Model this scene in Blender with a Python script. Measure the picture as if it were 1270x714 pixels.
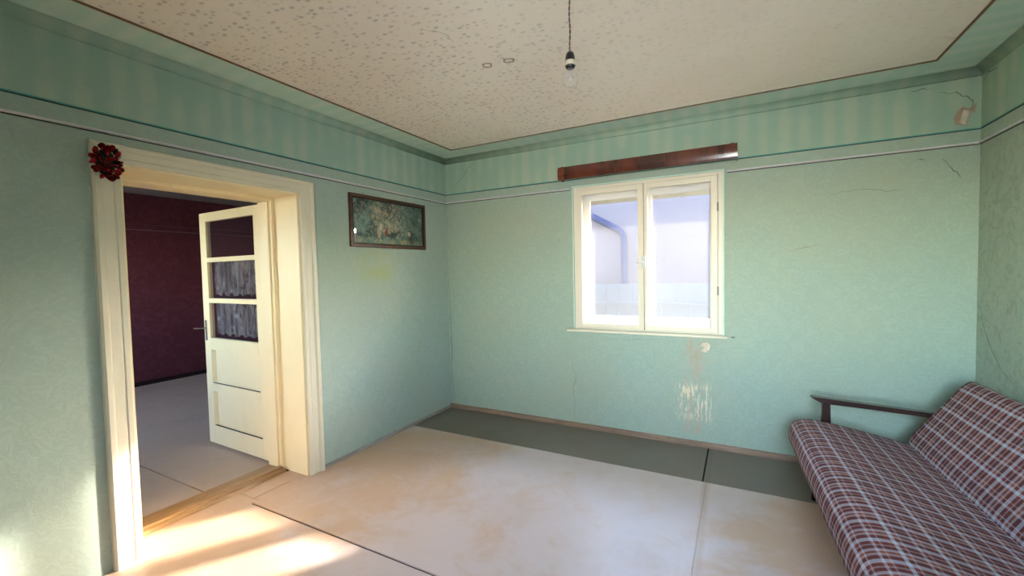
import bpy, bmesh, math, random
from mathutils import Vector, Matrix
random.seed(7)
S = bpy.context.scene
for o in list(bpy.data.objects): bpy.data.objects.remove(o)
C = S.collection
PI = math.pi

# ------------------------------------------------------------------ camera
YAW, PITCH, ROLL, FPX = 0.4906, -0.0403, -0.0216, 532.97
cd = bpy.data.cameras.new('camera'); cam = bpy.data.objects.new('camera', cd); C.objects.link(cam)
cd.sensor_width = 36; cd.lens = 36*FPX/1270; cd.clip_start = 0.05
_f = Vector((-math.sin(YAW)*math.cos(PITCH), math.cos(YAW)*math.cos(PITCH), math.sin(PITCH)))
_r0 = Vector((math.cos(YAW), math.sin(YAW), 0)); _u0 = _r0.cross(_f)
_r = math.cos(ROLL)*_r0 + math.sin(ROLL)*_u0; _u = -math.sin(ROLL)*_r0 + math.cos(ROLL)*_u0
M3 = Matrix((_r, _u, -_f)).transposed()
cam.matrix_world = Matrix.Translation((2.8572, -3.8523, 1.5)) @ M3.to_4x4()
S.camera = cam

# ------------------------------------------------------------------ world, sun, exposure
SUN_DIR = Vector((0.543, 0.840, 0.365)).normalized()      # towards the sun
w = bpy.data.worlds.new('sky'); S.world = w; w.use_nodes = True
nt = w.node_tree; nt.nodes.clear()
wo = nt.nodes.new('ShaderNodeOutputWorld'); bg = nt.nodes.new('ShaderNodeBackground')
sky = nt.nodes.new('ShaderNodeTexSky'); sky.sky_type = 'NISHITA'; sky.sun_disc = False
sky.sun_elevation = math.asin(SUN_DIR.z); sky.sun_rotation = math.atan2(SUN_DIR.x, SUN_DIR.y)
sky.air_density = 1.0; sky.dust_density = 1.0; sky.ozone_density = 1.6
nt.links.new(sky.outputs[0], bg.inputs[0]); nt.links.new(bg.outputs[0], wo.inputs[0])
bg.inputs[1].default_value = 3.2
sd = bpy.data.lights.new('sun', 'SUN'); so = bpy.data.objects.new('sun', sd); C.objects.link(so)
sd.energy = 12.8; sd.color = (1.0, 0.91, 0.82); sd.angle = math.radians(1.8)
so.rotation_euler = SUN_DIR.to_track_quat('Z', 'Y').to_euler()
def area(name, loc, direction, sx, sy, power, col, spread=PI):        # fill lamps added outside the invented, unseen windows
    d = bpy.data.lights.new(name, 'AREA'); d.shape = 'RECTANGLE'; d.size = sx; d.size_y = sy
    d.energy = power; d.color = col; d.spread = spread
    o = bpy.data.objects.new(name, d); C.objects.link(o); o.location = loc
    o.rotation_euler = Vector(direction).to_track_quat('-Z', 'Z').to_euler(); return o
area('added_fill_lamp_2', (3.15, -4.72, 1.65), (-0.36, 1, 0.05), 1.0, 1.2, 13.5, (0.92, 0.95, 1.0), math.radians(86))  # extra fill for the main room, added from behind the camera
area('added_fill_lamp_3', (-3.0, -4.62, 1.7), (0, 1, -0.2), 1.2, 1.1, 15, (0.88, 0.92, 1.0))  # extra fill added so the far room is not black
S.view_settings.view_transform = 'Standard'; S.view_settings.look = 'None'
S.view_settings.exposure = 1.52; S.view_settings.gamma = 1; S.view_settings.use_curve_mapping = False

# ------------------------------------------------------------------ node helpers
def lin(c):
    return tuple((v/255/12.92 if v/255 <= .04045 else ((v/255+.055)/1.055)**2.4) for v in c) + (1.0,)
class MT:
    def __init__(s, name):
        s.m = bpy.data.materials.new(name); s.m.use_nodes = True; s.t = s.m.node_tree
        s.b = s.t.nodes['Principled BSDF']; s.out = s.t.nodes['Material Output']
        s.tc = s.t.nodes.new('ShaderNodeTexCoord'); s.sep = None
    def n(s, k): return s.t.nodes.new(k)
    def l(s, a, b): s.t.links.new(a, b)
    def put(s, inp, v):
        if hasattr(v, 'is_output'): s.l(v, inp)
        elif v is not None: inp.default_value = v
    def ma(s, op, a, b=None, c=None, clamp=False):
        n = s.n('ShaderNodeMath'); n.operation = op; n.use_clamp = clamp
        s.put(n.inputs[0], a); s.put(n.inputs[1], b); s.put(n.inputs[2], c); return n.outputs[0]
    def xyz(s):
        if not s.sep:
            s.sep = s.n('ShaderNodeSeparateXYZ'); s.l(s.tc.outputs['Object'], s.sep.inputs[0])
        return s.sep.outputs
    def uv(s):
        n = s.n('ShaderNodeSeparateXYZ'); s.l(s.tc.outputs['UV'], n.inputs[0]); return n.outputs
    def comb(s, x, y, z):
        n = s.n('ShaderNodeCombineXYZ'); s.put(n.inputs[0], x); s.put(n.inputs[1], y); s.put(n.inputs[2], z); return n.outputs[0]
    def scl(s, k, src=None):
        n = s.n('ShaderNodeMapping'); s.l(src or s.tc.outputs['Object'], n.inputs[0])
        n.inputs['Scale'].default_value = k if hasattr(k, '__len__') else (k, k, k); return n.outputs[0]
    def noise(s, scale, detail=3, rough=.5, vec=None, dist=0):
        n = s.n('ShaderNodeTexNoise'); s.l(vec or s.tc.outputs['Object'], n.inputs['Vector'])
        n.inputs['Scale'].default_value = scale; n.inputs['Detail'].default_value = detail
        n.inputs['Roughness'].default_value = rough; n.inputs['Distortion'].default_value = dist; return n.outputs[0]
    def vor(s, scale, vec=None, rnd=1, feat='F1'):
        n = s.n('ShaderNodeTexVoronoi'); n.feature = feat; s.l(vec or s.tc.outputs['Object'], n.inputs['Vector'])
        n.inputs['Scale'].default_value = scale; n.inputs['Randomness'].default_value = rnd; return n.outputs[0]
    def step(s, v, a, b):
        n = s.n('ShaderNodeMapRange'); n.interpolation_type = 'SMOOTHSTEP'; s.put(n.inputs[0], v)
        n.inputs[1].default_value = a; n.inputs[2].default_value = b; n.clamp = True; return n.outputs[0]
    def mix(s, f, a, b, mode='MIX'):
        n = s.n('ShaderNodeMix'); n.data_type = 'RGBA'; n.blend_type = mode
        s.put(n.inputs[0], f); s.put(n.inputs[6], a); s.put(n.inputs[7], b); return n.outputs[2]
    def box(s, u, v, u0, u1, v0, v1, soft):       # soft rectangle mask
        a = s.ma('MULTIPLY', s.step(u, u0-soft, u0+soft), s.ma('SUBTRACT', 1, s.step(u, u1-soft, u1+soft)))
        b = s.ma('MULTIPLY', s.step(v, v0-soft, v0+soft), s.ma('SUBTRACT', 1, s.step(v, v1-soft, v1+soft)))
        return s.ma('MULTIPLY', a, b)
    def bump(s, h, strength=.2, dist=.005):
        n = s.n('ShaderNodeBump'); n.inputs['Strength'].default_value = strength; n.inputs['Distance'].default_value = dist
        s.l(h, n.inputs['Height']); s.l(n.outputs[0], s.b.inputs['Normal'])
    def fin(s, col, rough=.6, spec=.3, metal=0):
        s.put(s.b.inputs['Base Color'], col); s.put(s.b.inputs['Roughness'], rough)
        s.b.inputs['Specular IOR Level'].default_value = spec; s.b.inputs['Metallic'].default_value = metal
        return s.m

def mat_plain(name, c, rough=.6, spec=.3, metal=0, var=.08, sc=6, bump=0):
    t = MT(name); n = t.noise(sc, 4)
    k = t.mix(t.step(n, .3, .75), tuple(v*(1-var) for v in lin(c)[:3])+(1,), tuple(min(1, v*(1+var)) for v in lin(c)[:3])+(1,))
    if bump: t.bump(t.noise(sc*8, 4), bump)
    return t.fin(k, rough, spec, metal)

def mat_wallpaper(name, ax, dado=(154, 170, 153), zr=2.25, zt=2.34, dark=1.0):
    """painted wallpaper: faint damask below the rail, soft stripes above the teal line"""
    t = MT(name); p = t.xyz(); s_ = p[ax]; z = p[2]
    wob = t.noise(5, 2)
    ss = t.ma('ADD', s_, t.ma('MULTIPLY', wob, .05)); zz = t.ma('ADD', z, t.ma('MULTIPLY', t.noise(6, 2, vec=t.scl((1, 1, 1.3))), .06))
    q = t.ma('MULTIPLY', t.ma('SINE', t.ma('MULTIPLY', ss, 2*PI/.17)), t.ma('SINE', t.ma('MULTIPLY', zz, 2*PI/.21)))
    curls = t.noise(15, 3, .55, dist=2.6)
    mot = t.ma('ADD', t.ma('MULTIPLY', q, .05), curls)
    mot = t.step(mot, .40, .66)
    d1 = lin(tuple(v*.978 for v in dado)); d2 = lin(tuple(min(255, v*1.015) for v in dado))
    base = t.mix(mot, d1, d2)
    patch = t.step(t.noise(1.3, 4, .6), .38, .7)
    base = t.mix(t.ma('MULTIPLY', patch, .35), base, lin((dado[0]+12, dado[1]-2, dado[2]-12)))
    # grubby specks and rubs
    sp = t.ma('MULTIPLY', t.step(t.noise(9, 5, .65, dist=.8), .64, .78), .35)
    base = t.mix(sp, base, lin(tuple(v*.66 for v in dado)))
    # stripes
    st = t.ma('ADD', t.ma('MULTIPLY', t.ma('SINE', t.ma('MULTIPLY', s_, 2*PI/.135)), .5), .5)
    st2 = t.ma('ADD', t.ma('MULTIPLY', t.ma('SINE', t.ma('MULTIPLY', s_, 2*PI/.31)), .5), .5)
    stm = t.ma('ADD', t.ma('MULTIPLY', st, .6), t.ma('MULTIPLY', st2, .3))
    rub = t.noise(3, 4, .6)
    stm = t.ma('MULTIPLY', stm, t.step(rub, .2, .7))
    c_t = (dado[0]*.96, dado[1]*1.01, dado[2]*.985); c_b = (dado[0]*1.07, dado[1]*1.05, dado[2]*1.01)
    stripe = t.mix(t.step(stm, .08, .62), lin(c_t), lin(c_b))
    up = t.step(z, zt, zt+.004)
    col = t.mix(up, base, stripe)
    t._col = col; t._p = p; t._mot = mot
    return t

def wall_fin(t, col):
    h = t.ma('ADD', t.ma('MULTIPLY', t._mot, .35), t.noise(14, 4, .6))
    t.bump(h, .22, .006)
    return t.fin(col, .62, .25)

# back wall paper, with the water run and bare plaster below the window
t = mat_wallpaper('wallpaper_back', 0); p = t._p
nz = t.noise(30, 4, .7, vec=t.scl((1, 1, .12)))
run = t.ma('MULTIPLY', t.box(p[0], p[2], 2.43, 2.58, .10, .92, .03), t.step(nz, .47, .58))
nz2 = t.noise(42, 4, .7, vec=t.scl((1, 1, .18)))
run2 = t.ma('MULTIPLY', t.box(p[0], p[2], 2.38, 2.64, .22, .52, .05), t.step(nz2, .50, .57))
fade = t.ma('MULTIPLY', t.box(p[0], p[2], 2.44, 2.62, .70, .92, .05), t.step(t.noise(16, 4, .7), .42, .6))
col = t.mix(t.ma('MULTIPLY', run, .55), t._col, lin((186, 152, 124)))
col = t.mix(t.ma('MULTIPLY', run2, .85), col, lin((222, 204, 170)))
col = t.mix(t.ma('MULTIPLY', fade, .5), col, lin((176, 148, 122)))
M_WB = wall_fin(t, col)
t = mat_wallpaper('wallpaper_left', 1, dado=(158, 174, 163)); p = t._p
ye = t.ma('MULTIPLY', t.box(p[1], p[2], -1.25, -.85, 1.42, 1.66, .09), t.step(t.noise(9, 4), .4, .62))
col = t.mix(t.ma('MULTIPLY', ye, .5), t._col, lin((160, 168, 96)))
ol = t.ma('MULTIPLY', t.box(p[1], p[2], -1.7, -.9, 1.4, 1.95, .2), .35)
col = t.mix(ol, col, lin((150, 160, 128)))
M_WL = wall_fin(t, col)
t = mat_wallpaper('wallpaper_right', 1, dado=(168, 183, 165))
mo = t.ma('MULTIPLY', t.step(t.noise(11, 4, .65, dist=1.6), .46, .66), t.ma('SUBTRACT', 1, t.step(t._p[2], 2.2, 2.26)))
M_WR = wall_fin(t, t.mix(t.ma('MULTIPLY', mo, .45), t._col, lin((138, 142, 124))))
t = mat_wallpaper('wallpaper_near', 0); M_WN = wall_fin(t, t._col)
def ceil_strip(name, ax):
    t = MT(name); p = t.xyz()
    st = t.ma('ADD', t.ma('MULTIPLY', t.ma('SINE', t.ma('MULTIPLY', p[ax], 2*PI/.135)), .5), .5)
    st = t.ma('MULTIPLY', st, t.step(t.noise(3, 4, .6), .2, .7))
    col = t.mix(t.step(st, .1, .8), lin((186, 210, 194)), lin((200, 214, 198)))
    t.bump(t.noise(12, 4, .6), .2, .005)
    return t.fin(col, .6, .25)
M_CX, M_CY = ceil_strip('ceiling_margin_paper_x', 0), ceil_strip('ceiling_margin_paper_y', 1)
# ceiling paper: beige with small grey sprigs, worn away to the right
t = MT('ceiling_paper'); p = t.xyz()
v = t.vor(1, vec=t.scl((22, 35, 1)), rnd=.6)
dots = t.ma('SUBTRACT', 1, t.step(v, .24, .5))
ragged = t.step(t.noise(48, 3, .7), .36, .54)
worn = t.ma('SUBTRACT', 1, t.ma('MULTIPLY', t.step(t.ma('ADD', p[0], t.ma('MULTIPLY', t.noise(1.2, 4), 1.2)), 2.1, 3.3), .75))
k = t.ma('MULTIPLY', t.ma('MULTIPLY', dots, ragged), worn)
base = t.mix(t.step(t.noise(1.6, 4, .6), .3, .7), lin((234, 219, 202)), lin((238, 226, 210)))
col = t.mix(t.ma('MULTIPLY', k, .52), base, lin((150, 142, 132)))
dirt = t.step(t.noise(5, 6, .7, dist=.6), .62, .8)
col = t.mix(t.ma('MULTIPLY', dirt, .3), col, lin((160, 148, 130)))
t.bump(t.noise(10, 5, .6), .2, .006)
M_CEIL = t.fin(col, .8, .15)

def mat_board(name, base, pale, amt, rough, grime):
    t = MT(name); p = t.xyz()
    a = t.noise(1.1, 5, .62, dist=.5); b = t.noise(4.5, 5, .7, dist=1.2)
    near = t.ma('SUBTRACT', 1, t.step(t.ma('ABSOLUTE', t.ma('SUBTRACT', p[0], 1.9)), .5, 1.7))
    m = t.step(t.ma('ADD', t.ma('ADD', t.ma('MULTIPLY', a, .75), t.ma('MULTIPLY', b, .35)), t.ma('MULTIPLY', near, .18)), .54, .78)
    col = t.mix(t.ma('MULTIPLY', m, amt), lin(base), lin(pale))
    sx = t.ma('SUBTRACT', t.ma('ADD', p[0], t.ma('MULTIPLY', t.noise(3, 3), .03)), t.ma('SUBTRACT', 2.645, t.ma('MULTIPLY', p[1], .02)))
    sm = t.ma('MULTIPLY', t.ma('SUBTRACT', 1, t.step(t.ma('ABSOLUTE', sx), .004, .035)), .55)
    col = t.mix(sm, col, lin(grime))
    g = t.step(t.noise(2.3, 5, .65), .5, .75)
    col = t.mix(t.ma('MULTIPLY', g, .3), col, lin(grime))
    sc = t.step(t.noise(12, 4, .7, vec=t.scl((.3, 1.6, 1)), dist=1.5), .62, .70)
    col = t.mix(t.ma('MULTIPLY', sc, .25), col, lin(pale))
    r = t.ma('ADD', rough, t.ma('MULTIPLY', b, .18))
    t.bump(t.noise(3, 4, .6), .12, .006)
    return t.fin(col, r, .45)
M_TAN = mat_board('floor_tan_paint', (198, 165, 138), (208, 195, 196), .78, .26, (180, 148, 122))
M_GREY = mat_board('floor_grey_paint', (108, 97, 84), (132, 122, 113), .4, .3, (104, 94, 82))
M_FAR = mat_board('far_room_floor_paint', (188, 166, 148), (192, 176, 160), .4, .4, (120, 106, 94))
M_SUB = mat_plain('dark_gap', (38, 34, 32), .9, .1)

def mat_paint(name, c, rough=.4, yellow=(196, 174, 128)):
    t = MT(name)
    n = t.step(t.noise(7, 5, .65, vec=t.scl((1, 1, .35))), .5, .8)
    col = t.mix(t.ma('MULTIPLY', n, .18), lin(c), lin(yellow))
    t.bump(t.noise(30, 3, .6, vec=t.scl((1, 1, .2))), .12, .003)
    return t.fin(col, rough, .4)
M_CREAM = mat_paint('cream_gloss_paint', (212, 204, 182))
M_LEAF = mat_paint('cream_door_paint', (238, 220, 178))
M_SASH = mat_paint('cream_sash_paint', (222, 212, 190))
M_OUTSASH = mat_paint('white_outer_sash_paint', (208, 208, 204), .45, (225, 220, 200))
M_EDGE = mat_plain('pale_green_edge_paint', (190, 214, 196), .5)
M_RAIL = mat_plain('lilac_white_rail_paint', (205, 200, 200), .45)
M_TEAL = mat_plain('teal_cord_paint', (74, 150, 142), .5)
M_DARKLINE = mat_plain('shadow_gap', (50, 48, 44), .8)
M_BROWN = mat_plain('brown_edge_strip', (128, 88, 58), .5, var=.2, sc=10)
def mat_wood(name, a, b, rough=.4, sc=(2, 40, 40), spec=.5, coat=0):
    t = MT(name)
    n = t.noise(1, 5, .6, vec=t.scl(sc), dist=.6)
    col = t.mix(t.step(n, .3, .7), lin(a), lin(b))
    t.bump(n, .05, .002); m = t.fin(col, rough, spec)
    t.b.inputs['Coat Weight'].default_value = coat; t.b.inputs['Coat Roughness'].default_value = .12
    return m
M_THR = mat_wood('threshold_oak', (138, 104, 66), (176, 138, 94), .35, (30, 3, 30))
M_BASE = mat_wood('skirting_wood', (120, 96, 78), (152, 126, 102), .5, (3, 30, 30))
M_BASEL = mat_wood('skirting_wood_dusty', (126, 116, 106), (156, 146, 132), .6, (30, 3, 30))
M_PELMET = mat_wood('pelmet_veneer', (52, 22, 16), (100, 46, 30), .22, (5, 5, .8), .6, .8)
M_PELMET2 = mat_wood('pelmet_veneer_end', (98, 46, 24), (124, 62, 34), .3, (3, 9, 30), .5, .3)
M_FRAMEW = mat_wood('picture_frame_wood', (52, 28, 20), (88, 48, 30), .35, (40, 4, 40))
M_FRAMEIN = mat_plain('picture_frame_inner', (34, 24, 20), .4)
M_DARKW = mat_wood('dark_sofa_wood', (30, 18, 16), (56, 34, 28), .25, (4, 40, 40), .5, .6)
M_METAL = mat_plain('dull_metal', (120, 114, 104), .4, .5, .9)
M_BLACK = mat_plain('black_bakelite', (14, 14, 14), .3, .5)
M_CORD = mat_plain('twisted_cord', (92, 76, 66), .8, var=.3, sc=120)
M_PORC = mat_plain('lampholder_ring', (176, 166, 146), .35, .5)
M_CRACK = mat_plain('crack_dark', (104, 116, 102), .9)
M_PLAST = mat_plain('bare_plaster', (172, 146, 122), .9, var=.2, sc=20, bump=.3)
M_MARK = mat_plain('ceiling_mark', (166, 148, 124), .9, var=.2, sc=30)
def mat_maroon(name):
    t = MT(name); p = t.xyz()
    n = t.step(t.noise(8, 4, .6, dist=1.5), .4, .65)
    col = t.mix(n, lin((96, 50, 58)), lin((108, 58, 66)))
    t.bump(t.noise(5, 4, .6), .4, .01)
    return t.fin(col, .65, .2)
M_MAROON = mat_maroon('maroon_wallpaper')
M_CEIL2 = mat_plain('far_ceiling', (150, 146, 146), .8)
def mat_glass(name, haze=.0, tint=(1, 1, 1), hz=(235, 238, 245), ior=1.45):
    t = MT(name); t.t.nodes.remove(t.b)
    tr = t.n('ShaderNodeBsdfTransparent'); tr.inputs[0].default_value = tint+(1,)
    gl = t.n('ShaderNodeBsdfGlossy'); gl.inputs['Roughness'].default_value = .02
    fr = t.n('ShaderNodeFresnel'); ge = t.n('ShaderNodeNewGeometry'); t.l(t.ma('ADD', ior, t.ma('MULTIPLY', ge.outputs['Backfacing'], 1/ior-ior)), fr.inputs[0])
    m1 = t.n('ShaderNodeMixShader'); t.l(fr.outputs[0], m1.inputs[0]); t.l(tr.outputs[0], m1.inputs[1]); t.l(gl.outputs[0], m1.inputs[2])
    last = m1.outputs[0]
    if haze:
        tl = t.n('ShaderNodeBsdfTranslucent'); tl.inputs[0].default_value = lin(hz)
        df = t.n('ShaderNodeBsdfDiffuse'); df.inputs[0].default_value = lin(hz)
        ad = t.n('ShaderNodeMixShader'); t.l(tl.outputs[0], ad.inputs[1]); t.l(df.outputs[0], ad.inputs[2])
        m2 = t.n('ShaderNodeMixShader'); t.put(m2.inputs[0], t.ma('MULTIPLY', t.step(t.noise(1.5, 1), -1.0, .8), haze))
        t.l(last, m2.inputs[1]); t.l(ad.outputs[0], m2.inputs[2]); last = m2.outputs[0]
    t.l(last, t.out.inputs[0]); return t.m
M_GLASS = mat_glass('window_glass', .0)
M_GLASSO = mat_glass('dusty_outer_glass', .035)
M_GLASSP = mat_glass('door_glass', .05, (.88, .87, .9), (120, 116, 128))
M_BULB = mat_glass('bulb_glass', .07, ior=1.32)

# ------------------------------------------------------------------ mesh helpers
def obj(name, bm, m, parent=None, smooth=False):
    me = bpy.data.meshes.new(name); bmesh.ops.recalc_face_normals(bm, faces=bm.faces); bm.to_mesh(me); bm.free()
    for k in (m if isinstance(m, (list, tuple)) else [m]): me.materials.append(k)
    if smooth:
        for pl in me.polygons: pl.use_smooth = True
    o = bpy.data.objects.new(name, me); C.objects.link(o)
    if parent: o.parent = parent
    return o
def box(bm, x0, x1, y0, y1, z0, z1, bev=0):
    vs = [bm.verts.new((x, y, z)) for x in (x0, x1) for y in (y0, y1) for z in (z0, z1)]
    fs = [bm.faces.new([vs[i] for i in f]) for f in ((0, 1, 3, 2), (4, 6, 7, 5), (0, 4, 5, 1), (2, 3, 7, 6), (0, 2, 6, 4), (1, 5, 7, 3))]
    if bev: bmesh.ops.bevel(bm, geom=list({e for f in fs for e in f.edges}), offset=bev, segments=2, affect='EDGES', profile=.6)
    return bm
def B(*a, bev=0): return box(bmesh.new(), *a, bev=bev)
def prism(bm, prof, fn, a, b):
    """profile of (p,q) points run from a to b; fn(p,q,t) -> xyz"""
    r0 = [bm.verts.new(fn(p, q, a)) for p, q in prof]; r1 = [bm.verts.new(fn(p, q, b)) for p, q in prof]
    n = len(prof)
    for i in range(n): bm.faces.new((r0[i], r0[(i+1) % n], r1[(i+1) % n], r1[i]))
    bm.faces.new(r0); bm.faces.new(r1[::-1]); return bm
def tube(bm, pts, r, seg=8, cap=True):
    rs = r if hasattr(r, '__len__') else [r]*len(pts); rings = []
    pts = [Vector(p) for p in pts]
    for i, p in enumerate(pts):
        d = (pts[min(i+1, len(pts)-1)]-pts[max(i-1, 0)]).normalized()
        a = d.orthogonal().normalized() if i == 0 else (pa - d*pa.dot(d)).normalized()
        pa = a; b = d.cross(a)
        rings.append([bm.verts.new(p+rs[i]*(math.cos(2*PI*k/seg)*a+math.sin(2*PI*k/seg)*b)) for k in range(seg)])
    for i in range(len(rings)-1):
        for k in range(seg): bm.faces.new((rings[i][k], rings[i][(k+1) % seg], rings[i+1][(k+1) % seg], rings[i+1][k]))
    if cap: bm.faces.new(rings[0][::-1]); bm.faces.new(rings[-1])
    return bm
def lathe(bm, prof, c, seg=24):
    rings = [[bm.verts.new((c[0]+r*math.cos(2*PI*k/seg), c[1]+r*math.sin(2*PI*k/seg), c[2]+z)) for k in range(seg)] for r, z in prof]
    for i in range(len(rings)-1):
        for k in range(seg): bm.faces.new((rings[i][k], rings[i][(k+1) % seg], rings[i+1][(k+1) % seg], rings[i+1][k]))
    bm.faces.new(rings[0][::-1]); bm.faces.new(rings[-1]); return bm
def tag(o, label=None, cat=None, group=None, kind=None):
    for k, v in (('label', label), ('category', cat), ('group', group), ('kind', kind)):
        if v: o[k] = v
    return o
def empty(name, loc=(0, 0, 0), rz=0):
    o = bpy.data.objects.new(name, None); o.empty_display_size = .1; C.objects.link(o); o.location = loc; o.rotation_euler.z = rz; return o
def struct(o, label, cat): return tag(o, label, cat, None, 'structure')

# ------------------------------------------------------------------ room shell
XR, YN, ZC, TB, TL = 4.20, -4.42, 2.72, .26, .44
WX0, WX1, WZ0, WZ1 = 1.468, 2.727, .94, 2.262      # window opening, back wall
DY0, DY1, DZ = -2.815, -1.79, 2.098                # door opening, left wall
INS = .302                                          # papered margin of the ceiling
CR = .05                                            # cove radius

bm = bmesh.new()
box(bm, -.44, WX0, 0, TB, -.1, ZC+.1); box(bm, WX1, XR+.3, 0, TB, -.1, ZC+.1)
box(bm, WX0, WX1, 0, TB, -.1, WZ0-.0); box(bm, WX0, WX1, 0, TB, WZ1, ZC+.1)
wall_back = struct(obj('wall_back', bm, M_WB), 'mint green papered wall with the window in it', 'wall')
bm = bmesh.new()
box(bm, -TL, 0, YN-.2, DY0, -.1, ZC+.1); box(bm, -TL, 0, DY1, 0, -.1, ZC+.1); box(bm, -TL, 0, DY0, DY1, DZ, ZC+.1)
wall_left = struct(obj('wall_left', bm, M_WL), 'blue-green papered wall with the open doorway', 'wall')
NZ0, NZ1 = .95, 2.25
wall_right = struct(obj('wall_right', B(XR, XR+.3, YN-.2, 0, -.1, ZC+.1), M_WR), 'pale green papered wall behind the sofa', 'wall')
# the wall behind the camera, with an opening added for extra light
bm = bmesh.new()
box(bm, 0, 2.6, YN-.2, YN, -.1, ZC+.1); box(bm, 3.7, XR, YN-.2, YN, -.1, ZC+.1)
box(bm, 2.6, 3.7, YN-.2, YN, -.1, NZ0); box(bm, 2.6, 3.7, YN-.2, YN, NZ1, ZC+.1)
struct(obj('wall_near', bm, M_WN), 'green papered wall behind the camera', 'wall')
# ceiling: beige field plus papered margins, each a real sheet
ceiling = struct(obj('ceiling', B(0, XR, YN, 0, ZC, ZC+.1), M_CEIL), 'beige papered ceiling with faint sprig pattern', 'ceiling')
for nm, a, m in (('ceiling_margin', (0, INS, YN, 0), M_CY), ('ceiling_margin', (XR-INS, XR, YN, 0), M_CY),
                 ('ceiling_margin', (INS, XR-INS, -INS, 0), M_CX), ('ceiling_margin', (INS, XR-INS, YN, YN+INS), M_CX)):
    tag(obj(nm, B(*a, ZC-.003, ZC), m, ceiling), 'green striped paper margin of the ceiling')
# coves
def cove_prof(): return [(0, 0)]+[(CR-CR*math.sin(PI/2*i/8), CR-CR*math.cos(PI/2*i/8)) for i in range(9)]
bm = bmesh.new(); prism(bm, [(0, 0), (CR, 0)]+[(CR-CR*math.sin(PI/2*i/8), CR-CR*math.cos(PI/2*i/8)) for i in range(1, 8)]+[(0, CR)],
      lambda p, q, s: (p, s, ZC-.003-q), YN, 0)
def cove(name, fn, a, b, m):
    pr = [(0, 0), (CR, 0)]+[(CR-CR*math.sin(PI/2*i/8), CR-CR*math.cos(PI/2*i/8)) for i in range(1, 8)]+[(0, CR)]
    return tag(obj(name, prism(bmesh.new(), pr, fn, a, b), m, ceiling, True))
bm.free()
cove('cove', lambda p, q, s: (p, s, ZC-.003-q), YN, 0, M_WL)
cove('cove', lambda p, q, s: (XR-p, s, ZC-.003-q), YN, 0, M_WR)
cove('cove', lambda p, q, s: (s, -p, ZC-.003-q), 0, XR, M_WB)
# thin brown strip round the beige field
z0, z1 = ZC-.009, ZC-.0031
for i, a in enumerate(((INS-.008, INS+.004, YN+INS, -INS+.004), (XR-INS-.004, XR-INS+.008, YN+INS, -INS+.004),
                       (INS-.008, XR-INS+.008, -INS-.004+.008, -INS+.016), (INS, XR-INS, YN+INS-.008, YN+INS+.004))):
    struct(obj('trim_%d' % (i+1), B(*a, z0, z1), M_BROWN), 'thin brown strip edging the beige ceiling field', 'trim')
# marks on the ceiling
def ring_mark(x, y, w_, h_, rot):
    bm = bmesh.new(); n = 22; inn, out, low = [], [], []
    for k in range(n):
        a = 2*PI*k/n; q = 1/max(abs(math.cos(a)), abs(math.sin(a)))**.6; j = random.uniform(.9, 1.12)
        px, py = math.cos(a)*q*w_, math.sin(a)*q*h_
        c, s = math.cos(rot), math.sin(rot); P = (px*c-py*s, px*s+py*c)
        out.append(bm.verts.new((x+P[0]*j, y+P[1]*j, ZC-.0005))); low.append(bm.verts.new((x+P[0]*.85, y+P[1]*.85, ZC-.004)))
        inn.append(bm.verts.new((x+P[0]*.62, y+P[1]*.62, ZC-.001)))
    for k in range(n):
        l = (k+1) % n
        bm.faces.new((out[k], out[l], low[l], low[k])); bm.faces.new((low[k], low[l], inn[l], inn[k]))
    return bm
tag(obj('plaster_ring', ring_mark(1.527, -1.615, .03, .028, .5), M_MARK, ceiling, True), 'brownish ring mark on the ceiling')
tag(obj('plaster_ring', ring_mark(1.665, -1.60, .034, .026, .3), M_MARK, ceiling, True), 'squarish ring mark on the ceiling')

# rails: lilac-white bead with dark shadow line beneath, and teal cord above
ti = 5
RP = [(0, 0), (.008, .001), (.012, .005), (.012, .011), (.007, .014), (0, .015)]
def rail(n, fn, a, b, m, lab, prof=RP):
    struct(obj('trim_%d' % n, prism(bmesh.new(), prof, fn, a, b), m), lab, 'trim')
TP = [(0, 0), (.004, 0), (.005, .003), (.004, .007), (0, .007)]
DP = [(0, 0), (.005, 0), (.005, .004), (0, .004)]
for nm, fn, segs in (('left', lambda p, q, s: (p, s, q), [(YN, -.0125)]), ('right', lambda p, q, s: (XR-p, s, q), [(YN, -.0125)]),
                     ('back', lambda p, q, s: (s, -p, q), [(0, WX0-.03), (WX1+.03, XR)])):
    for a, b in segs:
        rail(ti, (lambda f: lambda p, q, s: f(p, q+2.243, s))(fn), a, b, M_RAIL, 'thin pale picture rail along the %s wall' % nm); ti += 1
        rail(ti, (lambda f: lambda p, q, s: f(p, q+2.238, s))(fn), a, b, M_DARKLINE, 'dark line under the picture rail of the %s wall' % nm, DP); ti += 1
    a, b = segs[0][0], segs[-1][1]
    rail(ti, (lambda f: lambda p, q, s: f(p, q+2.338, s))(fn), a, b, M_TEAL, 'thin teal line high on the %s wall' % nm, TP); ti += 1
    rail(ti, (lambda f: lambda p, q, s: f(p, q+2.3335, s))(fn), a, b, M_DARKLINE, 'dark edge below the teal line of the %s wall' % nm, DP); ti += 1

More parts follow.
